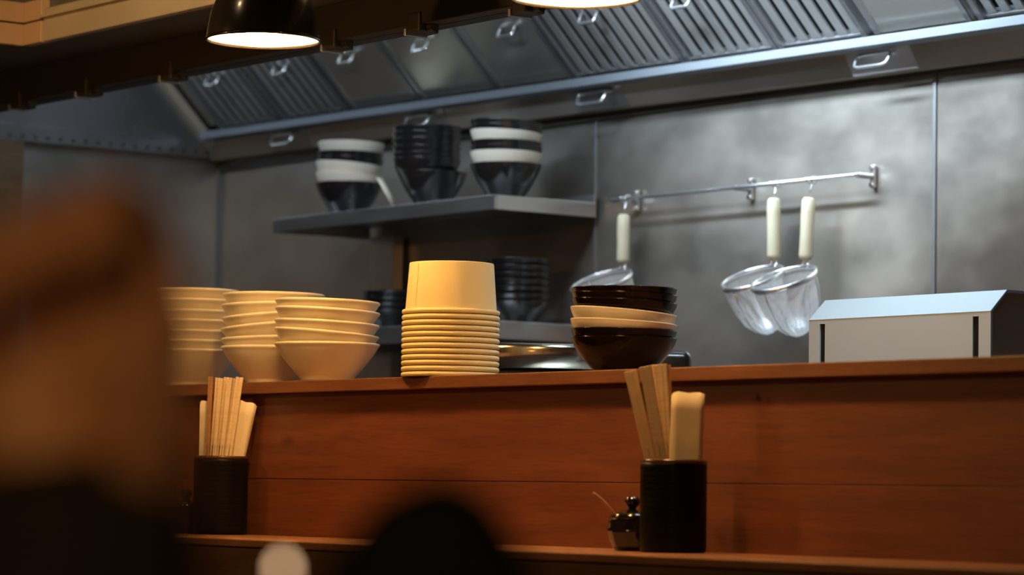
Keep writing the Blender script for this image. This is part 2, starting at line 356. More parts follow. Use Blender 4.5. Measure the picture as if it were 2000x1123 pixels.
filter_unit(-3.800, -3.400, True, [], 'grooved steel grease filter at the right edge of the picture', 'grease filter', 'grease_filter')
# lamp clips along the lip
for k, (px, lb) in enumerate(((-5.277, 'small dark spotlight clip at the far left of the canopy lip'), (-5.017, 'small dark spotlight clip, second from the left on the canopy lip'),
                              (-4.712, 'small dark spotlight clip left of the left pendant lamp'), (-4.189, 'small brown spotlight clip touching the right side of the left pendant lamp'),
                              (-3.949, 'small brown spotlight clip on the lip between the two pendant lamps'), (-3.674, 'small brown spotlight clip beneath the left end of the right pendant lamp'))):
    t = thing('lip_clamp', lb, 'clamp', (px, 2.815, 1.886), 0, 'clips along the canopy lip')
    obj('clamp_body', B(-0.022, 0.012, -0.02, 0.02, -0.013, 0.02), M['lip'], t, bevel=0.003)
    obj('screw', tube([(0.012, 0, -0.004), (0.028, 0, -0.004)], 0.008, 12), M['lip'], t)
    obj('jaw', B(-0.028, -0.022, -0.022, 0.022, -0.016, -0.004), M['steel'], t, bevel=0.001)
# hood light fittings
for k, (x0, x1, lb) in enumerate(((-4.65, -3.65, 'tube light fitting inside the canopy over the utensil rail'), (-6.25, -5.75, 'short tube light fitting inside the canopy near the left corner'))):
    t = thing('hood_lamp', lb, 'lamp', ((x0+x1)/2, 3.36, 2.42)); hw = (x1-x0)/2
    obj('housing', B(-hw, hw, -0.04, 0.04, -0.05, 0), M['bright_steel'], t, bevel=0.004)
    for hx in (-hw+0.08, hw-0.08): obj('stem', tube([(hx, -0.03, 0), (hx, -0.03, 0.138)], 0.006, 10), M['steel'], t)
    obj('tube', tube([(-hw+0.02, 0.0, -0.07), (hw-0.02, 0.0, -0.07)], 0.013, 12), M['tube'], t)

# ------------------------------------------------------------------ bulkhead in front of the canopy
YB = 2.65; XB = -4.966
struct('beam_soffit', B(-6.46, XR, YB+0.01, 2.799, 1.947, 2.62), M['slate'])
struct('beam_return', B(-6.46, XB-0.01, 1.2, YB+0.01, 1.949, 2.62), M['slate'])
struct('trim_7', hexa(bmesh.new(), [(-4.897, YB-0.004, 1.945), (XR, YB-0.004, 1.945), (XR, YB+0.012, 1.945), (-4.897, YB+0.012, 1.945),
                                    (-4.897, YB-0.004, 2.006), (XR, YB-0.004, 2.006), (XR, YB+0.012, 2.006), (-4.897, YB+0.012, 2.006)]), M['brass'], bevel=0.002)
struct('trim_8', B(-4.90, XR, YB-0.012, YB+0.012, 1.988, 1.993), M['brass'])
# tan tiles on the inner corner
bt = bmesh.new()
for k in range(5):
    y1 = YB-0.002-k*0.10
    for z0, z1 in ((1.945, 1.984), (1.987, 2.024)): box(bt, XB-0.012, XB, y1-0.097, y1, z0, z1)
for z0, z1 in ((1.945, 1.984), (1.987, 2.024)): box(bt, XB+0.001, -4.900, YB-0.008, YB+0.01, z0, z1)
struct('wall_tiles', bt, M['tile'], bevel=0.0012)
struct('trim_9', B(XB-0.0105, XB-0.0095, 2.2, YB, 1.947, 2.022) , M['dark_gap'])
struct('trim_10', B(XB-0.02, XR, 2.60, YB+0.01, 2.06, 2.62), M['ceiling'])

# ------------------------------------------------------------------ bar counter with timber front and ledge
ZC, ZL = 1.071, 1.323
bar = thing('bar_counter', 'long reddish cedar bar counter with raised ledge in front of the kitchen', 'bar counter', (-4.0, 2.75, 0))
def bpart(nm, bm, m, **k):
    o = obj(nm, bm, m, **k); o.parent = bar; o.matrix_parent_inverse = Matrix.Translation((4.0, -2.75, 0)); return o
BX0, BX1 = -6.42, -1.2
bm = bmesh.new()
for z0, z1 in ((0.90, 1.1632), (1.1642, 1.303)): box(bm, BX0, BX1, 2.752, 2.775, z0, z1)
bpart('front_panel', bm, M['wood'], bevel=0.0007)
bpart('ledge', B(BX0, BX1, 2.735, 3.0, 1.3035, ZL), M['ledge_wood'], bevel=0.0015)
bpart('counter_top', B(BX0, BX1, 2.50, 2.752, ZC-0.012, ZC), M['counter_wood'], bevel=0.002)
bpart('apron', B(BX0, BX1, 2.504, 2.53, 0.0, ZC-0.012), M['counter_dark'])
bpart('back_board', B(BX0, BX1, 2.975, 3.0, 0.0, 1.3035), M['brown_table'])

# ------------------------------------------------------------------ prep table, rice cooker, slotted box
t = thing('prep_table', 'steel kitchen worktop behind the bar ledge', 'worktop', (-4.0, 3.35, 0))
obj('worktop', B(-1.4, 1.6, -0.33, 0.64, 0.92, 0.95), M['steel'], t, bevel=0.003)
for x in (-1.35, 1.55):
    for y in (-0.28, 0.59): obj('leg', B(x-0.02, x+0.02, y-0.02, y+0.02, 0, 0.92), M['steel'], t)
t = thing('rice_cooker', 'large round rice warmer with polished steel band behind the paper cups', 'rice cooker', (-4.243, 3.27, 0.95))
obj('body', lathe([(0, 0), (0.19, 0), (0.203, 0.02), (0.205, 0.395), (0.196, 0.405), (0, 0.405)], 64), M['black_plastic'], t, smooth=True)
obj('steel_band', lathe([(0.196, 0.405), (0.207, 0.407), (0.208, 0.44), (0.2065, 0.446), (0.199, 0.449), (0.186, 0.447), (0.186, 0.405)], 64), M['polished'], t, smooth=True)
obj('lid', lathe([(0, 0.440), (0.10, 0.438), (0.186, 0.432), (0.186, 0.425), (0, 0.425)], 64), M['polished'], t, smooth=True)
bm = bmesh.new(); box(bm, -0.045, 0.045, -0.03, 0.062, 0.375, 0.448)
o = obj('hinge_block', bm, M['black_plastic'], t, bevel=0.016, seg=4, smooth=True); o.location = (0.6045*0.212, 0.7964*0.212, 0.0); o.rotation_euler = (0, 0, R_(-37.2))
o = obj('latch', B(-0.006, 0.006, -0.01, 0.004, 0.400, 0.425), M['polished'], t, bevel=0.002); o.location = (0.19, 0.115, 0)

t = thing('slotted_box', 'steel box with sloped bright top and two black slots, behind the ledge', 'box', (-3.375, 3.30, 0.95))
W = 0.1955; zt, zf = 0.509, 0.476
bm = bmesh.new()
def prism_x(bm, x0, x1, poly):
    a = [bm.verts.new((x0, y, z)) for y, z in poly]; b = [bm.verts.new((x1, y, z)) for y, z in poly]
    bm.faces.new(a); bm.faces.new(b)
    for i in range(len(poly)): j = (i+1) % len(poly); bm.faces.new((a[i], a[j], b[j], b[i]))
    return bm
prism_x(bm, -W, W, [(0.004, 0), (0.004, zf-0.002), (0.034, zt-0.004), (0.26, zt-0.004), (0.26, 0)])
obj('body', bm, M['steel'], t, bevel=0.001)
bm = bmesh.new()
sl = ((-0.172, -0.160), (0.160, 0.172))
xs = [-W-0.001, sl[0][0], sl[0][1], sl[1][0], sl[1][1], W+0.001]
for a, b in ((0, 1), (2, 3), (4, 5)): box(bm, xs[a], xs[b], 0.0, 0.004, 0.0, zf)
for a, b in ((1, 2), (3, 4)): box(bm, xs[a], xs[b], 0.0, 0.004, zf-0.007, zf)
obj('front_plate', bm, M['box_steel'], t)
obj('top_cover', prism_x(bmesh.new(), -W-0.001, W+0.001, [(-0.0005, zf), (0.034, zt), (0.26, zt), (0.26, zt-0.004), (0.034, zt-0.004), (0.004, zf-0.001)]), M['box_steel'], t)
for a, b in sl: obj('slot', B(a, b, 0.0022, 0.0045, 0.02, zf-0.007), M['dark_gap'], t, bevel=0.001)

# ------------------------------------------------------------------ shelves
def shelf(nm, label, x0, x1, y0, y1, z, th):
    t = thing(nm, label, 'shelf', ((x0+x1)/2, y1, z)); a = (x1-x0)/2
    obj('board', B(-a, a, y0-y1, 0, -0.004, 0), M['steel'], t)
    obj('front_edge', B(-a, a, y0-y1-0.001, y0-y1+0.004, -th, 0.0005), M['steel'], t, bevel=0.001)
    obj('side_edge', B(a-0.004, a+0.001, y0-y1+0.004, 0, -th, 0.0005), M['steel'], t, bevel=0.001)
    obj('side_edge', B(-a-0.001, -a+0.004, y0-y1+0.004, 0, -th, 0.0005), M['steel'], t, bevel=0.001)
    obj('upstand', B(-a, a, -0.006, 0, 0, 0.018), M['steel'], t)
    return t
s1 = shelf('wall_shelf', 'upper stainless steel wall shelf carrying three stacks of ramen bowls', -5.80, -4.97, 3.725, 3.988, 1.75, 0.03)
s2 = shelf('wall_shelf', 'lower stainless steel wall shelf half hidden behind the paper cups', -5.80, -4.965, 3.725, 3.988, 1.493, 0.036)
for a in (-5.712,):
    t = thing('shelf_upright', 'steel wall upright %s' % ('under the left part of the upper shelf' if a < -5.5 else 'under the right part of the upper shelf'), 'bracket', (a, 3.99, 1.0), 0)
    obj('channel', B(-0.045 if a < -5.5 else -0.015, 0.045 if a < -5.5 else 0.015, -0.028 if a < -5.5 else -0.012, 0, 0, 0.457), M['steel'], t, bevel=0.001)
    obj('channel', B(-0.045 if a < -5.5 else -0.015, 0.045 if a < -5.5 else 0.015, -0.028 if a < -5.5 else -0.012, 0, 0.494, 0.72), M['steel'], t, bevel=0.001)
    obj('screw', tube([(0, -0.028, 0.6), (0, -0.031, 0.6)], 0.005, 10), M['wire'], t)

# ------------------------------------------------------------------ bowls
def bowl_profile(R, H, rf, hf, t, curve, lipr=0.0):
    out = [(rf*0.86, 0.0), (rf, 0.0), (rf*1.01, hf)]
    N = 12
    for i in range(1, N+1):
        s = i/N; r = rf*1.01+(R-rf*1.01)*(1-(1-s)**(1+curve))
        out.append((r, hf+(H-hf)*s))
    out[-1] = (R-0.0002, H-t*0.7); out += [(R+0.0003, H-t*0.1), (R-t*0.25, H+t*0.28), (R-t*0.65, H+t*0.30)]
    for i in range(N, 0, -1):
        s = i/N; r = rf*1.01+(R-rf*1.01)*(1-(1-s)**(1+curve))
        out.append((max(0.001, r-t*1.15), hf+(H-hf)*s+0.0*t))
    out.append((rf*0.9, hf+t)); out.append((0, hf+t*0.9))
    return [(0, hf*0.6), (rf*0.8, hf*0.6)] + out
def bowl_mesh(nm, prof, m):
    bm = lathe(prof, 72); me = bpy.data.meshes.new(nm); bmesh.ops.recalc_face_normals(bm, faces=bm.faces); bm.to_mesh(me); bm.free()
    for p in me.polygons: p.use_smooth = True
    me.materials.append(m); return me
IV = bowl_mesh('ivory_bowl', bowl_profile(0.0862, 0.062, 0.043, 0.004, 0.0040, 0.22), M['white_bowl'])
KB = bowl_mesh('lacquer_bowl', bowl_profile(0.0762, 0.0485, 0.043, 0.002, 0.0016, 0.45), M['black_lacquer'])
KC = bowl_mesh('cream_bowl', bowl_profile(0.0772, 0.0485, 0.043, 0.002, 0.0016, 0.45), M['cream_bowl'])
SB = bowl_mesh('black_ramen_bowl', bowl_profile(0.074, 0.072, 0.036, 0.002, 0.0016, 0.32), M['black_bowl'])
SC = bowl_mesh('cream_ramen_bowl', bowl_profile(0.0745, 0.072, 0.036, 0.002, 0.0016, 0.32), M['cream_bowl'])
LB = bowl_mesh('small_black_bowl', bowl_profile(0.066, 0.046, 0.034, 0.002, 0.0018, 0.25), M['black_bowl'])
ORD = ['bottom', 'second from the bottom', 'third from the bottom', 'fourth from the bottom', 'fifth from the bottom', 'sixth from the bottom', 'seventh from the bottom']
VIEW = Vector((-0.797, 0.604, 0))
def stack(x, y, z, H, items, where, group, jit=0.0012):
    """items: (mesh, height of rim above the shelf, sideways tilt in degrees, colour word, sideways shift)"""
    n = len(items)
    for k, (me, zr, tilt, word, sh) in enumerate(items):
        o = bpy.data.objects.new('bowl', me); C.objects.link(o)
        # tilt about the horizontal direction across the stack, pivoting at the rim's height
        q = Matrix.Rotation(R_(-tilt), 4, VIEW)
        top = Vector((x+0.6045*sh, y+0.7964*sh, z+zr))
        if k: top += Vector((random.uniform(-jit, jit), random.uniform(-jit, jit), 0))
        o.matrix_world = Matrix.Translation(top) @ q @ Matrix.Translation((0, 0, -H))
        pos = 'top one' if k == n-1 else ORD[k]
        tag(o, '%s bowl, %s of %s' % (word, pos, where), 'bowl', group)
T = [.9, 5.4, 3.6, 3.6, 2.2]
stack(-4.188, 2.80, ZL, 0.062, [(IV, zz-0.0025, -t_+0.6, 'ivory ceramic', 0) for zz, t_ in zip([0.0648, 0.0833, 0.0997, 0.1199, 0.1346], [0.6, 5.0, 3.4, 3.4, 2.0])],
      'the five-bowl stack beside the paper cups', 'ivory bowls in the stack beside the paper cups')
stack(-4.385, 2.82, ZL, 0.062, [(IV, zz-0.0035, t_, 'ivory ceramic', 0) for zz, t_ in zip([0.0661, 0.0826, 0.1045, 0.1215, 0.1392, 0.1557], [0, 2.2, 5.6, 4.6, 1.6, 0])],
      'the middle of the three ivory stacks', 'ivory bowls in the middle stack on the ledge')
stack(-4.621, 2.80, ZL, 0.062, [(IV, zz-0.0068, 0.5, 'ivory ceramic', 0) for zz in [0.0693, 0.0854, 0.1025, 0.1205, 0.1376, 0.1565, 0.1745]],
      'the tallest ivory stack, nearest the blurred person', 'ivory bowls in the tallest stack on the ledge')
stack(-3.421, 2.80, ZL, 0.0485, [(m_, zz+0.001, -t_, w_, 0) for m_, zz, t_, w_ in ((KB, 0.0476, 0, 'black lacquer'), (KB, 0.0591, 1.0, 'black lacquer'), (KC, 0.0705, 3.0, 'cream ceramic'),
      (KC, 0.0857, 4.6, 'cream ceramic'), (KB, 0.1003, 2.4, 'black lacquer'), (KB, 0.1105, 1.2, 'black lacquer'), (KB, 0.119, 0, 'black lacquer'))],
      'the mixed stack on the ledge', 'bowls in the mixed stack on the ledge', 0.0006)
k_, c_ = 'black ramen', 'cream ramen'
stack(-5.61, 3.80, 1.75, 0.072, [(SB, 0.0720, 0, k_, 0), (SC, 0.0905, -4.5, c_, 0), (SC, 0.1145, -4.5, c_, 0), (SB, 0.1270, -2, k_, 0.002), (SB, 0.1390, -1, k_, 0.002), (SC, 0.1610, -1, c_, 0.004)],
      'the left stack on the upper shelf', 'bowls in the left stack on the upper shelf')
stack(-5.307, 3.81, 1.75, 0.072, [(SB, 0.0740, 0, k_, 0)] + [(SB, zz, 0, k_, -0.014) for zz in (0.1020, 0.1140, 0.128, 0.1445, 0.1577, 0.171)],
      'the all-black middle stack on the upper shelf', 'bowls in the middle stack on the upper shelf')
stack(-5.048, 3.81, 1.75, 0.072, [(SB, 0.0725, 0, k_, 0), (SC, 0.0965, -0.8, c_, 0), (SB, 0.1082, 0, k_, 0), (SB, 0.1189, -1, k_, 0), (SC, 0.1390, -3, c_, 0), (SB, 0.1500, -3, k_, 0), (SB, 0.1600, -2.6, k_, 0)],
      'the right stack on the upper shelf', 'bowls in the right stack on the upper shelf')
for x, lb, g in ((-4.914, 'the right black stack on the lower shelf', 'bowls in the right stack on the lower shelf'), (-5.078, 'the middle black stack on the lower shelf', 'bowls in the middle stack on the lower shelf')):
    stack(x-0.125, 3.84, 1.493, 0.046, [(LB, 0.046+0.0146*i, random.uniform(-1, 1), 'small black', 0) for i in range(7)], lb, g)
stack(-5.494, 3.84, 1.493, 0.046, [(LB, 0.046+0.0135*i, 0, 'small black', 0) for i in range(4)], 'the left black stack behind the ivory bowls', 'bowls in the left stack on the lower shelf')
# cream saucer leaning on the middle stack
bm = lathe([(0, 0), (0.030, 0), (0.037, 0.008), (0.038, 0.010), (0.035, 0.0105), (0.028, 0.004), (0, 0.004)], 40)
o = obj('saucer', bm, M['cream_bowl'], smooth=True)
ax = Vector((-0.6045*0.86, -0.7964*0.86, -0.50)).normalized()
o.matrix_world = Matrix.Translation((-5.336-0.6045*0.068, 3.80-0.7964*0.068, 1.7875)) @ ax.to_track_quat('Z', 'Y').to_matrix().to_4x4()
tag(o, 'small cream saucer leaning against the all-black stack on the upper shelf', 'saucer')

# ------------------------------------------------------------------ stacked paper cups, upside down
def cup_root(k, n, z):
    pos = {0: 'bottom one', n-1: 'top one with its whole side showing'}.get(k, '%s from the bottom' % ('second third fourth fifth sixth seventh eighth ninth tenth eleventh twelfth'.split()[k-1] if k else ''))
    t = thing('paper_cup', 'yellow-cream paper cup turned upside down, %s in the stack' % pos, 'paper cup', (-3.845, 2.80, z), 0, 'upturned paper cups on the ledge')
    return t
body_me = None
for k in range(12):
    z = ZL + 0.0025 + 0.00885*k
    t = cup_root(k, 12, z); t.rotation_euler = (0, 0, R_(37))
    if body_me is None:
        ob = obj('body', lathe([(0.0713, 0.0), (0.0655, 0.076), (0.0650, 0.0775), (0.0642, 0.0770), (0.0640, 0.0740), (0, 0.0740), (0, 0.0735), (0.0641, 0.0735), (0.0651, 0.0760), (0.0708, 0.0), (0.0713, 0.0)], 72), M['paper_cup'], t, smooth=True)
        rm = obj('rolled_rim', lathe([(0.0739+0.0023*math.cos(a), 0.0012+0.0035*math.sin(a)) for a in [i*PI/7 for i in range(15)]], 72), M['paper_cup'], t, smooth=True)
        body_me = (ob, rm)
    else:
        for s_ in body_me:
            c = s_.copy(); C.objects.link(c); c.parent = t
    if k == 11:
        sm = obj('seam', hexa(bmesh.new(), [(-0.0025, -0.0716, 0.003), (0.0025, -0.0716, 0.003), (0.0025, -0.0707, 0.003), (-0.0025, -0.0707, 0.003),
                                            (-0.0022, -0.0662, 0.074), (0.0022, -0.0662, 0.074), (0.0022, -0.0653, 0.074), (-0.0022, -0.0653, 0.074)]), M['paper_cup'], t)
        sm.rotation_euler = (0, 0, R_(-35))

# ------------------------------------------------------------------ utensil rail and strainers
t = thing('utensil_rail', 'thin steel utensil rail fixed on the back wall', 'rail', (-4.5, 3.95, 1.747))
obj('rod', tube([(-0.37, 0, 0), (0.356, 0, 0)], 0.0042, 12), M['wire'], t, smooth=True)
for x in (-0.342, 0.007, 0.350):
    pb = obj('bracket', B(x-0.006, x+0.006, 0.040, 0.047, -0.022, 0.022), M['steel'], t, bevel=0.002)
    obj('arm', tube([(x, 0.042, 0), (x, -0.002, 0)], 0.0055, 10), M['steel'], pb)
    for dz in (-0.016, 0.016): obj('screw', tube([(x, 0.041, dz), (x, 0.036, dz)], 0.0045, 10), M['wire'], pb)
tl = R_(25)
def strainer(x, label, lean, top, hl, ringd):
    """local origin on the rail; handle hangs down, ring pitches out from the wall"""
    t = thing('noodle_strainer', label, 'strainer', (x, 3.945, 1.747), 0, 'wood-handled noodle strainers hanging on the rail')
    q = Matrix.Rotation(R_(lean), 4, VIEW)
    hk = bmesh.new()
    tube([(0.0035*0, 0.0085*math.cos(a), 0.0085*math.sin(a)+0.001) for a in [R_(-200+i*20) for i in range(13)]] + [(0, 0.004, -0.018), (0, 0, top+0.004)], 0.0018, 8, bm=hk)
    obj('hook', hk, M['wire'], t, smooth=True)
    sw = obj('swivel_ring', tube([(0.012, 0.0075*math.cos(a), 0.0075*math.sin(a)-0.002) for a in [i*2*PI/20 for i in range(20)]], 0.0016, 8, closed=True), M['wire'], t, smooth=True)
    bm = lathe([(0, 0), (0.009, -0.001), (0.0125, -0.006), (0.0135, -0.03), (0.0128, -0.06), (0.0135, -hl+0.008), (0.0115, -hl), (0, -hl)], 16)
    bmesh.ops.transform(bm, matrix=q @ Matrix.Translation((0, 0, top)), verts=bm.verts)
    obj('handle', bm, M['pale_handle'], t, smooth=True)
    Rr = ringd/2
    d_out = Vector((0.10, -math.cos(tl), -math.sin(tl))).normalized(); sidev = Vector((1, 0.10, 0)).normalized(); nrm = sidev.cross(d_out).normalized()
    if nrm.z < 0: nrm = -nrm
    base = q @ Vector((0, 0, top-hl)); att = base + Vector((0, -0.003, -0.014)); cen = att + d_out*Rr
    for s in (-1, 1):
        obj('wire_arm', tube(rounded([base+Vector((s*0.005, 0, 0.004)), base+Vector((s*0.007, 0, -0.012)), att+sidev*(s*0.012)+d_out*0.006], 0.006), 0.0022, 8), M['wire'], t, smooth=True)
    fr = Matrix((( sidev.x, d_out.x, nrm.x, cen.x), (sidev.y, d_out.y, nrm.y, cen.y), (sidev.z, d_out.z, nrm.z, cen.z), (0, 0, 0, 1)))
    bm = lathe([(Rr+0.0005, -0.006), (Rr+0.002, -0.004), (Rr+0.002, 0.003), (Rr-0.001, 0.0045), (Rr-0.004, 0.003), (Rr-0.0035, -0.006), (Rr+0.0005, -0.006)], 48); bmesh.ops.transform(bm, matrix=fr, verts=bm.verts)
    obj('ring', bm, M['wire'], t, smooth=True)
    prof = [(Rr-0.002, -0.004), (Rr-0.004, -0.03), (Rr-0.010, -0.060), (Rr-0.021, -0.086), (Rr-0.038, -0.104), (0.010, -0.113), (0, -0.114)]
    bm = lathe(prof, 40, uv=True); bmesh.ops.transform(bm, matrix=fr, verts=bm.verts)
    obj('mesh_basket', bm, M['mesh'], t, smooth=True)
    for a in (200, 340, 90):
        pts = [fr @ Vector((r*math.cos(R_(a)), r*math.sin(R_(a)), z)) for r, z in prof[:-1]]
        obj('rib', tube([p + (p-cen).normalized()*0.001 for p in pts], 0.0012, 6), M['wire'], t, smooth=True)
    return t
strainer(-4.826, 'noodle strainer hanging at the left end of the rail, behind the mixed bowl stack', 0, -0.031, 0.100, 0.130)
strainer(-4.373, 'noodle strainer hanging in the middle, left one of the close pair on the rail', -0.8, -0.028, 0.118, 0.124)
strainer(-4.272, 'noodle strainer hanging at the right end of the rail, overlapping its neighbour', 2.2, -0.034, 0.118, 0.128)

# ------------------------------------------------------------------ holders with chopsticks and napkins
RR = Vector((0.6045, 0.7964, 0)).normalized(); FF = Vector((-0.7964, 0.6045, 0)).normalized()
RZ = math.atan2(RR.y, RR.x)
def holder(x, y, label):
    t = thing('utensil_holder', label, 'holder', (x, y, ZC+0.0006), RZ, 'black holders on the counter')
    H = 0.1235; Ro = 0.0445; prof = [(0, 0), (Ro-0.002, 0), (Ro, 0.002)]
    z = 0.006
    while z < H-0.010:
        prof += [(Ro+0.0001, z), (Ro+0.0007, z+0.0035), (Ro+0.0001, z+0.007)]; z += 0.0085
    prof += [(Ro, H-0.005), (Ro-0.0045, H-0.005), (Ro-0.0045, 0.006), (0, 0.006)]
    obj('body', lathe(prof, 64), M['holder'], t, smooth=True)
    obj('rim', lathe([(Ro-0.0045, H-0.005), (Ro, H-0.005), (Ro+0.0006, H-0.002), (Ro-0.001, H), (Ro-0.0038, H), (Ro-0.0048, H-0.002), (Ro-0.0045, H-0.005)], 64), M['holder_rim'], t, smooth=True)
    return t
HR = (-3.144, 2.662); HL = (-4.331, 2.690)
holder(*HR, 'black ridged stoneware holder on the right, in front of the mixed bowl stack')
holder(*HL, 'black ridged stoneware holder on the left, below the ivory bowls').scale.z = 1.04
def local(hc, a, f, z): return Vector((hc[0], hc[1], ZC+z)) + RR*a + FF*f
def stick(hc, at_, zt, ab, zb, f0, f1, w_, th, m, label, group, name='chopsticks', cat='chopsticks', grooves=1, tw=0):
    """a pair of joined wooden chopsticks: flat, split down the middle, tapering to the foot"""
    p1, p0 = local(hc, at_, f1, zt), local(hc, ab, f0, zb)
    up = (p1-p0).normalized(); side = (Matrix.Rotation(R_(tw), 3, up) @ RR); side = (side-up*side.dot(up)).normalized(); nr = side.cross(up)
    L = (p1-p0).length; bm = bmesh.new()
    for s in (-1, 1):
        a0, a1 = (-w_/2, -0.0006) if s < 0 else (0.0006, w_/2)
        k = 0.72
        hexa(bm, [(a0*k, -th/2*k, 0), (a1*k, -th/2*k, 0), (a1*k, th/2*k, 0), (a0*k, th/2*k, 0), (a0, -th/2, L), (a1, -th/2, L), (a1, th/2, L), (a0, th/2, L)])
    box(bm, -0.0008, 0.0008, -th/2+0.0008, th/2-0.0008, L*0.55, L-0.001)
    o = obj(name, bm, m, bevel=0.0006)
    o.matrix_world = Matrix(((side.x, nr.x, up.x, p0.x), (side.y, nr.y, up.y, p0.y), (side.z, nr.z, up.z, p0.z), (0, 0, 0, 1)))
    tag(o, label, cat, group); return o
g = 'wooden chopsticks standing in the left holder'
tops = [-22, -10, -2, 7, 16, 25, 34]; bots = [-26, -19, -12, -5, 1, 7, 14]
for i, (a, b) in enumerate(zip(tops, bots)):
    at_, ab = a/1183, b/1183; zt = 0.259-0.001*(i % 3); zb = 0.010
    ab0 = ab + (ab-at_)*0.115/0.128*0.85
    lb = ['darker pair of wooden chopsticks, leftmost of the bunch in the left holder', 'pair of wooden chopsticks in the left holder, second from the left', 'pair of wooden chopsticks in the left holder, third from the left',
          'pair of wooden chopsticks at the centre of the left bunch', 'pair of wooden chopsticks in the left holder, third from the right', 'pair of wooden chopsticks in the left holder, second from the right',
          'broad pale pair of wooden chopsticks, rightmost of the bunch in the left holder'][i]
    stick(HL, at_, zt, ab0, zb, (i % 2)*0.010-0.016, (i % 2)*0.008-0.013, 0.0078 if i < 6 else 0.0125, 0.0048, M['stick_dark'] if i == 0 else M['stick'], lb, g, tw=(-20, 15, -25, 10, -15, 20, 8)[i])
g = 'wooden chopsticks standing in the right holder'
for i, (tx, ty, bx, w_, m_, f, lb) in enumerate(((1226, 727, 1272, 0.0165, 'sleeve', -0.008, 'wide pair of chopsticks in a paper sleeve, leaning furthest left in the right holder'),
        (1255, 718, 1293, 0.016, 'stick', -0.016, 'wooden chopsticks leaning left, second from the left in the right holder'),
        (1277, 713, 1301, 0.011, 'stick', 0.010, 'wooden chopsticks leaning slightly, middle of the right holder'),
        (1291, 712, 1306, 0.010, 'stick', -0.002, 'wooden chopsticks, nearly upright, beside the dark amber pair in the right holder'),
        (1302, 713, 1310, 0.006, 'stick_dark', 0.012, 'narrow dark amber chopsticks next to the napkins in the right holder'))):
    at_, ab = (tx-1314)/1463, (bx-1314)/1463; zt = (1080-ty)/1463
    k = 0.112/((898-ty)/1463); ab0 = ab+(ab-at_)*k*0.8; ab0 = max(-0.03, min(0.03, ab0))
    stick(HR, at_, zt, ab0, 0.012, f*0.6, f, w_, 0.006 if i else 0.004, M[m_], lb, g, tw=(8, -18, 22, -15, 5)[i])
def napkin(hc, at_, zt, ab, zb, f, w_, th, label, seed, tw=0):
    rnd = random.Random(seed); t = thing('folded_napkin', label, 'napkin', local(hc, 0, 0, 0.007), 0)
    p1, p0 = local(hc, at_, f, zt), local(hc, ab, f, zb); up = (p1-p0).normalized()
    side = (Matrix.Rotation(R_(tw), 3, up) @ RR); side = (side-up*side.dot(up)).normalized(); nr = side.cross(up); L = (p1-p0).length
    n = 4
    for k in range(n):
        bm = bmesh.new(); y0 = -th/2 + th*k/n; y1 = y0 + th/n*0.82; nx, nz = 6, 9; dz = -0.004*rnd.random(); dx = 0.0015*rnd.uniform(-1, 1)
        grid = {}
        for s, yy in ((0, y0), (1, y1)):
            for i in range(nx+1):
                for j in range(nz+1):
                    wob = 0.0011*math.sin(j*0.9+seed)*math.sin(i*1.1+k)*(1 if s else -1)*(j/nz)
                    zz = (L+dz)*j/nz - (0.0008*math.sin(i*1.7+k) if j == nz else 0) - (0.001 if (j == nz and i in (0, nx)) else 0)
                    grid[s, i, j] = bm.verts.new((-w_/2+w_*i/nx+dx, yy+wob*0.5, zz))
        for s in (0, 1):
            for i in range(nx):
                for j in range(nz): bm.faces.new((grid[s, i, j], grid[s, i+1, j], grid[s, i+1, j+1], grid[s, i, j+1]))
        for i in range(nx):
            for j in (0, nz): bm.faces.new((grid[0, i, j], grid[0, i+1, j], grid[1, i+1, j], grid[1, i, j]))
        for j in range(nz):
            for i in (0, nx): bm.faces.new((grid[0, i, j], grid[0, i, j+1], grid[1, i, j+1], grid[1, i, j]))
        o = obj('fold', bm, M['napkin'], smooth=True); o.parent = t
        o.matrix_world = Matrix(((side.x, nr.x, up.x, p0.x), (side.y, nr.y, up.y, p0.y), (side.z, nr.z, up.z, p0.z), (0, 0, 0, 1)))
        o.matrix_parent_inverse = Matrix.Translation(-t.location)
    return t
napkin(HR, 0.0178, 0.2140, 0.0135, 0.010, -0.002, 0.042, 0.016, 'thick folded cream napkin standing on the right side of the right holder', 3)
napkin(HL, 0.0405, 0.2190, -0.002, 0.010, 0.006, 0.031, 0.014, 'folded cream napkin leaning out to the right of the left holder', 5)
napkin(HL, -0.0290, 0.2200, -0.0285, 0.010, 0.010, 0.016, 0.010, 'narrow folded cream napkin at the left edge of the left holder', 8)

# ------------------------------------------------------------------ little condiment jars with spoons
def jar(x, y, label):
    t = thing('condiment_jar', label, 'jar', (x, y, ZC+0.0006), RZ)
    obj('pot', lathe([(0, 0), (0.022, 0), (0.0245, 0.003), (0.030, 0.012), (0.0335, 0.024), (0.0340, 0.030), (0.0325, 0.033), (0.0325, 0.040), (0.0315, 0.044), (0.0290, 0.044), (0.029, 0.020), (0, 0.008)], 10), M['jar'], t, bevel=0.002, seg=3, smooth=True)
    ld = obj('lid', lathe([(0, 0.044), (0.0305, 0.044), (0.0312, 0.046), (0.026, 0.050), (0.013, 0.0545), (0.007, 0.056), (0, 0.056)], 40), M['jar'], t, smooth=True)
    obj('knob', lathe([(0, 0.055), (0.006, 0.055), (0.0055, 0.058), (0.010, 0.0625), (0.0110, 0.0675), (0.0085, 0.0725), (0, 0.074)], 32), M['jar'], ld, smooth=True)
    return t
jar(-3.225, 2.658, 'small glossy black lidded jar left of the right holder')
jar(-4.417, 2.676, 'small glossy black lidded jar beside the left holder, close to the blurred person')
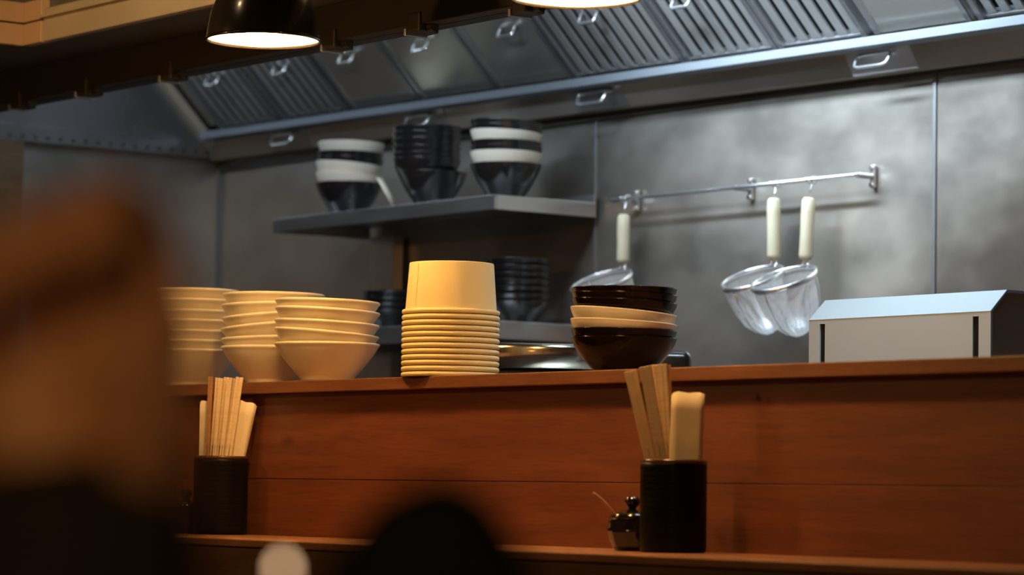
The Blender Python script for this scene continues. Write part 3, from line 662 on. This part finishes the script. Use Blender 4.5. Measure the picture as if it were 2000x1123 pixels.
def spoon(base, tip, label, dark):
    base, tip = Vector(base), Vector(tip); t = thing('spoon', label, 'spoon', base)
    d = tip-base; m = M['jar'] if dark else M['stick_dark']
    n = 9; pts = [d*(i/n) + Vector((0, 0, 0.004*math.sin(PI*i/n))) for i in range(n+1)]
    obj('handle', tube(pts, 0.0016, 10, taper=[(0.0014+0.0006*(i/n)) if not dark else (0.0016 + 0.0046*max(0, (i-4)/5)) for i in range(n+1)]), m, t, smooth=True)
    bm = lathe([(0, -0.004), (0.005, -0.003), (0.008, 0), (0.0075, 0.0), (0.0045, -0.002), (0, -0.003)], 20)
    obj('spoon_bowl', bm, m, t, smooth=True)
    return t
jb = Vector((-3.225, 2.658, ZC+0.044)) - RR*0.020 - FF*0.014
spoon(jb, Vector((-3.225, 2.658, ZC)) - RR*0.0545 - FF*0.014 + Vector((0, 0, 0.078)), 'thin brown spoon handle sticking out of the jar by the right holder', False)
jb = Vector((-4.417, 2.676, ZC+0.044)) - RR*0.010 - FF*0.014
spoon(jb, Vector((-4.417, 2.676, ZC)) - RR*0.024 - FF*0.014 + Vector((0, 0, 0.082)), 'thick glossy black spoon sticking out of the jar by the left holder', True)

# ------------------------------------------------------------------ pendant lamps
def pendant(x, y, z, R, label, power=10):
    t = thing('pendant_lamp', label, 'pendant lamp', (x, y, z), 0, 'black dome pendant lamps over the bar')
    out = [(R, 0), (R*1.0, 0.004), (R*0.975, R*0.22), (R*0.92, R*0.50), (R*0.80, R*0.80), (R*0.62, R*1.06), (R*0.40, R*1.25), (R*0.25, R*1.34), (R*0.22, R*1.75), (0, R*1.78)]
    inn = [(0, R*1.2), (R*0.36, R*1.17), (R*0.58, R*1.0), (R*0.76, R*0.76), (R*0.89, R*0.48), (R*0.95, R*0.2), (R*0.97, 0.003)]
    obj('shade', lathe(list(reversed(out)), 72), M['shade_black'], t, smooth=True)
    obj('inner_shade', lathe(inn, 72), M['shade_white'], t, smooth=True)
    obj('rim', lathe([(R*0.97, 0.003), (R*0.972, -0.001), (R*1.004, -0.001), (R*1.004, 0.004), (R, 0.004)], 72), M['shade_black'], t, smooth=True)
    obj('bulb', lathe([(0, R*0.26), (R*0.25, R*0.32), (R*0.36, R*0.52), (R*0.30, R*0.74), (R*0.16, R*0.95), (R*0.14, R*1.16), (0, R*1.18)], 32), M['bulb'], t, smooth=True)
    obj('cord', tube([(0, 0, R*1.76), (0, 0, 2.62-z)], 0.003, 8), M['black_plastic'], t)
    l = point_light('pendant_light', (x, y, z+R*0.12), power, WARM, 0.03)
    return t
pendant(-3.930, 2.50, 1.828, 0.0870, 'black dome pendant lamp on the left, seen from just below its glowing rim', 11.5)
pendant(-3.165, 2.50, 1.802, 0.0870, 'black dome pendant lamp on the right, only its glowing rim inside the picture', 10.5)

# ------------------------------------------------------------------ foreground: diner, stool, added glint bead (all far out of focus)
def skin_body(name, joints, bones, m, parent, sub=2, root=0):
    bm = bmesh.new(); sl_ = bm.verts.layers.skin.verify(); vs = []
    for i, jt in enumerate(joints):
        v_ = bm.verts.new(jt[0]); v_[sl_].radius = jt[1] if isinstance(jt[1], tuple) else (jt[1], jt[1]); v_[sl_].use_root = (i == root); vs.append(v_)
    for a, b in bones: bm.edges.new((vs[a], vs[b]))
    me = bpy.data.meshes.new(name); bm.to_mesh(me); bm.free(); me.materials.append(m)
    o = bpy.data.objects.new(name, me); C.objects.link(o); o.parent = parent
    md = o.modifiers.new('skin', 'SKIN'); md.use_smooth_shade = True
    s = o.modifiers.new('sub', 'SUBSURF'); s.levels = sub; s.render_levels = sub
    return o
# local frame: +x to the camera's right, +y away from the camera; the diner sits left of the camera facing the bar
P = thing('person', 'blurred person in the left foreground in a dark jacket, raising a hand', 'person', (0, 0, 0), RZ)
def Vv(x, y, z): return (x, y, z)
j = [(Vv(-0.52, 0.55, 0.66), (0.15, 0.12)), (Vv(-0.52, 0.56, 0.84), (0.145, 0.11)), (Vv(-0.51, 0.575, 0.98), (0.15, 0.10)), (Vv(-0.505, 0.585, 1.05), 0.055), (Vv(-0.50, 0.60, 1.11), 0.050),
     (Vv(-0.495, 0.615, 1.17), (0.074, 0.088)), (Vv(-0.495, 0.61, 1.245), (0.070, 0.082)),
     (Vv(-0.36, 0.575, 0.975), 0.052), (Vv(-0.26, 0.70, 0.87), 0.040), (Vv(-0.155, 0.80, 0.99), 0.033), (Vv(-0.118, 0.84, 1.115), 0.024), (Vv(-0.118, 0.845, 1.158), (0.036, 0.024)), (Vv(-0.122, 0.85, 1.187), (0.038, 0.022)),
     (Vv(-0.66, 0.575, 0.975), 0.052), (Vv(-0.76, 0.66, 0.80), 0.041), (Vv(-0.62, 0.84, 0.872), 0.031), (Vv(-0.57, 0.90, 0.872), 0.030),
     (Vv(-0.44, 0.62, 0.60), 0.085), (Vv(-0.42, 0.96, 0.60), 0.062), (Vv(-0.42, 0.98, 0.12), 0.042), (Vv(-0.42, 1.08, 0.045), 0.035),
     (Vv(-0.61, 0.62, 0.60), 0.085), (Vv(-0.63, 0.96, 0.60), 0.062), (Vv(-0.63, 0.98, 0.12), 0.042), (Vv(-0.63, 1.08, 0.045), 0.035)]
bn = [(0, 1), (1, 2), (2, 3), (3, 4), (4, 5), (5, 6), (2, 7), (7, 8), (8, 9), (9, 10), (10, 11), (11, 12), (2, 13), (13, 14), (14, 15), (15, 16), (0, 17), (17, 18), (18, 19), (19, 20), (0, 21), (21, 22), (22, 23), (23, 24)]
# five curled fingers on the raised hand, folded towards the face
base = 12
for k, (dx, ln) in enumerate(((0.024, 0.9), (0.008, 1.0), (-0.008, 0.95), (-0.024, 0.8))):
    b0 = len(j); cx = -0.122+dx; dz = (0.006, -0.001, -0.009, -0.018)[k]
    j += [(Vv(cx, 0.852, 1.196+dz), 0.0095), (Vv(cx-0.004, 0.838, 1.196+dz+0.024*ln), 0.0092), (Vv(cx-0.012, 0.812, 1.196+dz+0.026*ln), 0.0088), (Vv(cx-0.014, 0.800, 1.196+dz+0.006*ln), 0.0080)]
    bn += [(base, b0), (b0, b0+1), (b0+1, b0+2), (b0+2, b0+3)]
b0 = len(j)
j += [(Vv(-0.100, 0.832, 1.150), 0.013), (Vv(-0.094, 0.812, 1.172), 0.011), (Vv(-0.104, 0.797, 1.192), 0.009)]
bn += [(11, b0), (b0, b0+1), (b0+1, b0+2)]
skin_body('body', j, bn, M['skin'], P)
jk = [(Vv(-0.52, 0.55, 0.64), (0.17, 0.14)), (Vv(-0.52, 0.56, 0.84), (0.165, 0.13)), (Vv(-0.51, 0.57, 0.985), (0.165, 0.115)), (Vv(-0.507, 0.58, 1.035), (0.085, 0.080)),
      (Vv(-0.35, 0.575, 0.975), 0.068), (Vv(-0.26, 0.70, 0.872), 0.056), (Vv(-0.158, 0.80, 0.99), 0.052), (Vv(-0.120, 0.838, 1.10), 0.044), (Vv(-0.117, 0.842, 1.168), 0.042),
      (Vv(-0.67, 0.575, 0.975), 0.068), (Vv(-0.77, 0.66, 0.80), 0.058), (Vv(-0.63, 0.83, 0.872), 0.045), (Vv(-0.60, 0.865, 0.872), 0.042)]
skin_body('jacket', jk, [(0, 1), (1, 2), (2, 3), (2, 4), (4, 5), (5, 6), (6, 7), (7, 8), (2, 9), (9, 10), (10, 11), (11, 12)], M['jacket'], P)
tr = [(Vv(-0.52, 0.56, 0.64), (0.165, 0.13)), (Vv(-0.44, 0.62, 0.60), 0.095), (Vv(-0.42, 0.96, 0.60), 0.074), (Vv(-0.42, 0.98, 0.22), 0.054), (Vv(-0.61, 0.62, 0.60), 0.095), (Vv(-0.63, 0.96, 0.60), 0.074), (Vv(-0.63, 0.98, 0.22), 0.054)]
skin_body('trousers', tr, [(0, 1), (1, 2), (2, 3), (0, 4), (4, 5), (5, 6)], M['jacket'], P)
# head details
bm = bmesh.new(); bmesh.ops.create_uvsphere(bm, u_segments=28, v_segments=18, radius=1)
for v_ in list(bm.verts):
    if v_.co.y > 0.45 and v_.co.z < 0.35: v_.co *= 0.86
for v_ in bm.verts: v_.co = Vector((v_.co.x*0.084, v_.co.y*0.100, v_.co.z*0.098))
bm_h = obj('hair', bm, M['hair'], P, smooth=True); bm_h.location = (-0.495, 0.595, 1.232)
for s in (-1, 1):
    bm = bmesh.new(); bmesh.ops.create_uvsphere(bm, u_segments=12, v_segments=8, radius=0.011); e = obj('eye', bm, M['cream_bowl'], P, smooth=True); e.location = (-0.495+s*0.030, 0.688, 1.195)
    bm = bmesh.new(); bmesh.ops.create_uvsphere(bm, u_segments=12, v_segments=8, radius=1); bmesh.ops.scale(bm, vec=(0.009, 0.018, 0.030), verts=bm.verts); e = obj('ear', bm, M['skin'], P, smooth=True); e.location = (-0.495+s*0.080, 0.612, 1.185)
bm = lathe([(0, 0.03), (0.007, 0.024), (0.013, 0.004), (0.010, -0.004), (0, -0.006)], 14); e = obj('nose', bm, M['skin'], P, smooth=True); e.location = (-0.495, 0.703, 1.168); e.rotation_euler = (R_(-14), 0, 0)
bm = bmesh.new(); bmesh.ops.create_uvsphere(bm, u_segments=14, v_segments=8, radius=1); bmesh.ops.scale(bm, vec=(0.024, 0.006, 0.006), verts=bm.verts); e = obj('mouth', bm, M['tile'], P, smooth=True); e.location = (-0.495, 0.698, 1.138)

def loc_world(x, y, z): return tuple(RR*x + FF*y + Vector((0, 0, z)))
def stool(x, y, label, seat_h, rz, back=True):
    t = thing('bar_stool', label, 'bar stool', loc_world(x, y, 0), RZ+rz, 'dark bar stools')
    obj('seat', lathe([(0, seat_h-0.05), (0.17, seat_h-0.05), (0.185, seat_h-0.035), (0.185, seat_h-0.012), (0.17, seat_h), (0, seat_h+0.004)], 40), M['chair_black'], t, smooth=True)
    for a in (45, 135, 225, 315):
        ca, sa = math.cos(R_(a)), math.sin(R_(a)); obj('leg', tube([(0.13*ca, 0.13*sa, seat_h-0.05), (0.20*ca, 0.20*sa, 0)], 0.014, 12), M['chair_black'], t, smooth=True)
    obj('foot_ring', tube([(0.182*math.cos(i*2*PI/40), 0.182*math.sin(i*2*PI/40), 0.25) for i in range(40)], 0.008, 8, closed=True), M['chair_black'], t, smooth=True)
    return t
stool(-0.52, 0.56, 'dark round bar stool under the person', 0.455, 0)
st = stool(-0.030, 0.85, 'dark bar stool whose rounded backrest rises blurred at the bottom centre', 0.70, 0)
# narrow rounded backrest rising from the stool
pts = [(-0.0, 0.13, 0.66), (0.0, 0.17, 0.85), (0.0, 0.165, 1.0)]
obj('back_post', tube(pts, 0.016, 12), M['chair_black'], st, smooth=True)
bm = bmesh.new()
prof = [(-0.100, 0.94), (-0.082, 1.02), (-0.062, 1.075), (-0.040, 1.112), (-0.014, 1.140), (0.008, 1.150), (0.026, 1.143), (0.044, 1.118), (0.062, 1.080), (0.078, 1.02), (0.092, 0.94)]
prof = [(x_*0.9, z_+0.006) for x_, z_ in prof]
for yy in (0.145, 0.185): pass
a = [bm.verts.new((x_, 0.145+1.2*x_*x_, z_)) for x_, z_ in prof]; b = [bm.verts.new((x_, 0.180+1.2*x_*x_, z_)) for x_, z_ in prof]
bm.faces.new(a); bm.faces.new(b)
for i in range(len(prof)): k = (i+1) % len(prof); bm.faces.new((a[i], a[k], b[k], b[i]))
obj('backrest', bm, M['chair_black'], st, bevel=0.012, seg=3, smooth=True)
t = thing('near_table', 'small dark wooden table in front of the person, below the picture', 'table', loc_world(-0.26, 0.76, 0), RZ)
obj('tabletop', B(-0.49, 0.198, 0.05, 0.37, 0.761, 0.783), M['brown_table'], t, bevel=0.004)
obj('pedestal', tube([(0, 0.09, 0.02), (0, 0.09, 0.761)], 0.028, 16), M['brown_table'], t, smooth=True)
obj('foot', lathe([(0, 0), (0.065, 0), (0.065, 0.012), (0.03, 0.03), (0, 0.03)], 32), M['brown_table'], t, smooth=True, loc=(0, 0.09, 0))
t = thing('glint_bead', 'added glowing bead for an unknown glint, a pale blurred disc at the bottom edge', 'glint_bead', loc_world(-0.0795, 1.09, 0.7835), RZ)  # made-up glowing bead on a stand, in place of an unidentified blurred highlight
obj('bead_stand', lathe([(0, 0), (0.015, 0), (0.015, 0.006), (0.006, 0.012), (0.005, 0.15), (0.006, 0.16), (0.006, 0.175), (0, 0.175)], 24), M['jar'], t, smooth=True)
obj('bead_stem', lathe([(0, 0.175), (0.003, 0.175), (0.003, 0.332), (0, 0.332)], 20), M['bead_stem'], t, smooth=True)
obj('glint_glow', lathe([(0, 0.3355), (0.0016, 0.3363), (0.0022, 0.338), (0.0016, 0.3397), (0, 0.341)], 20), M['glint_glow'], t, smooth=True)
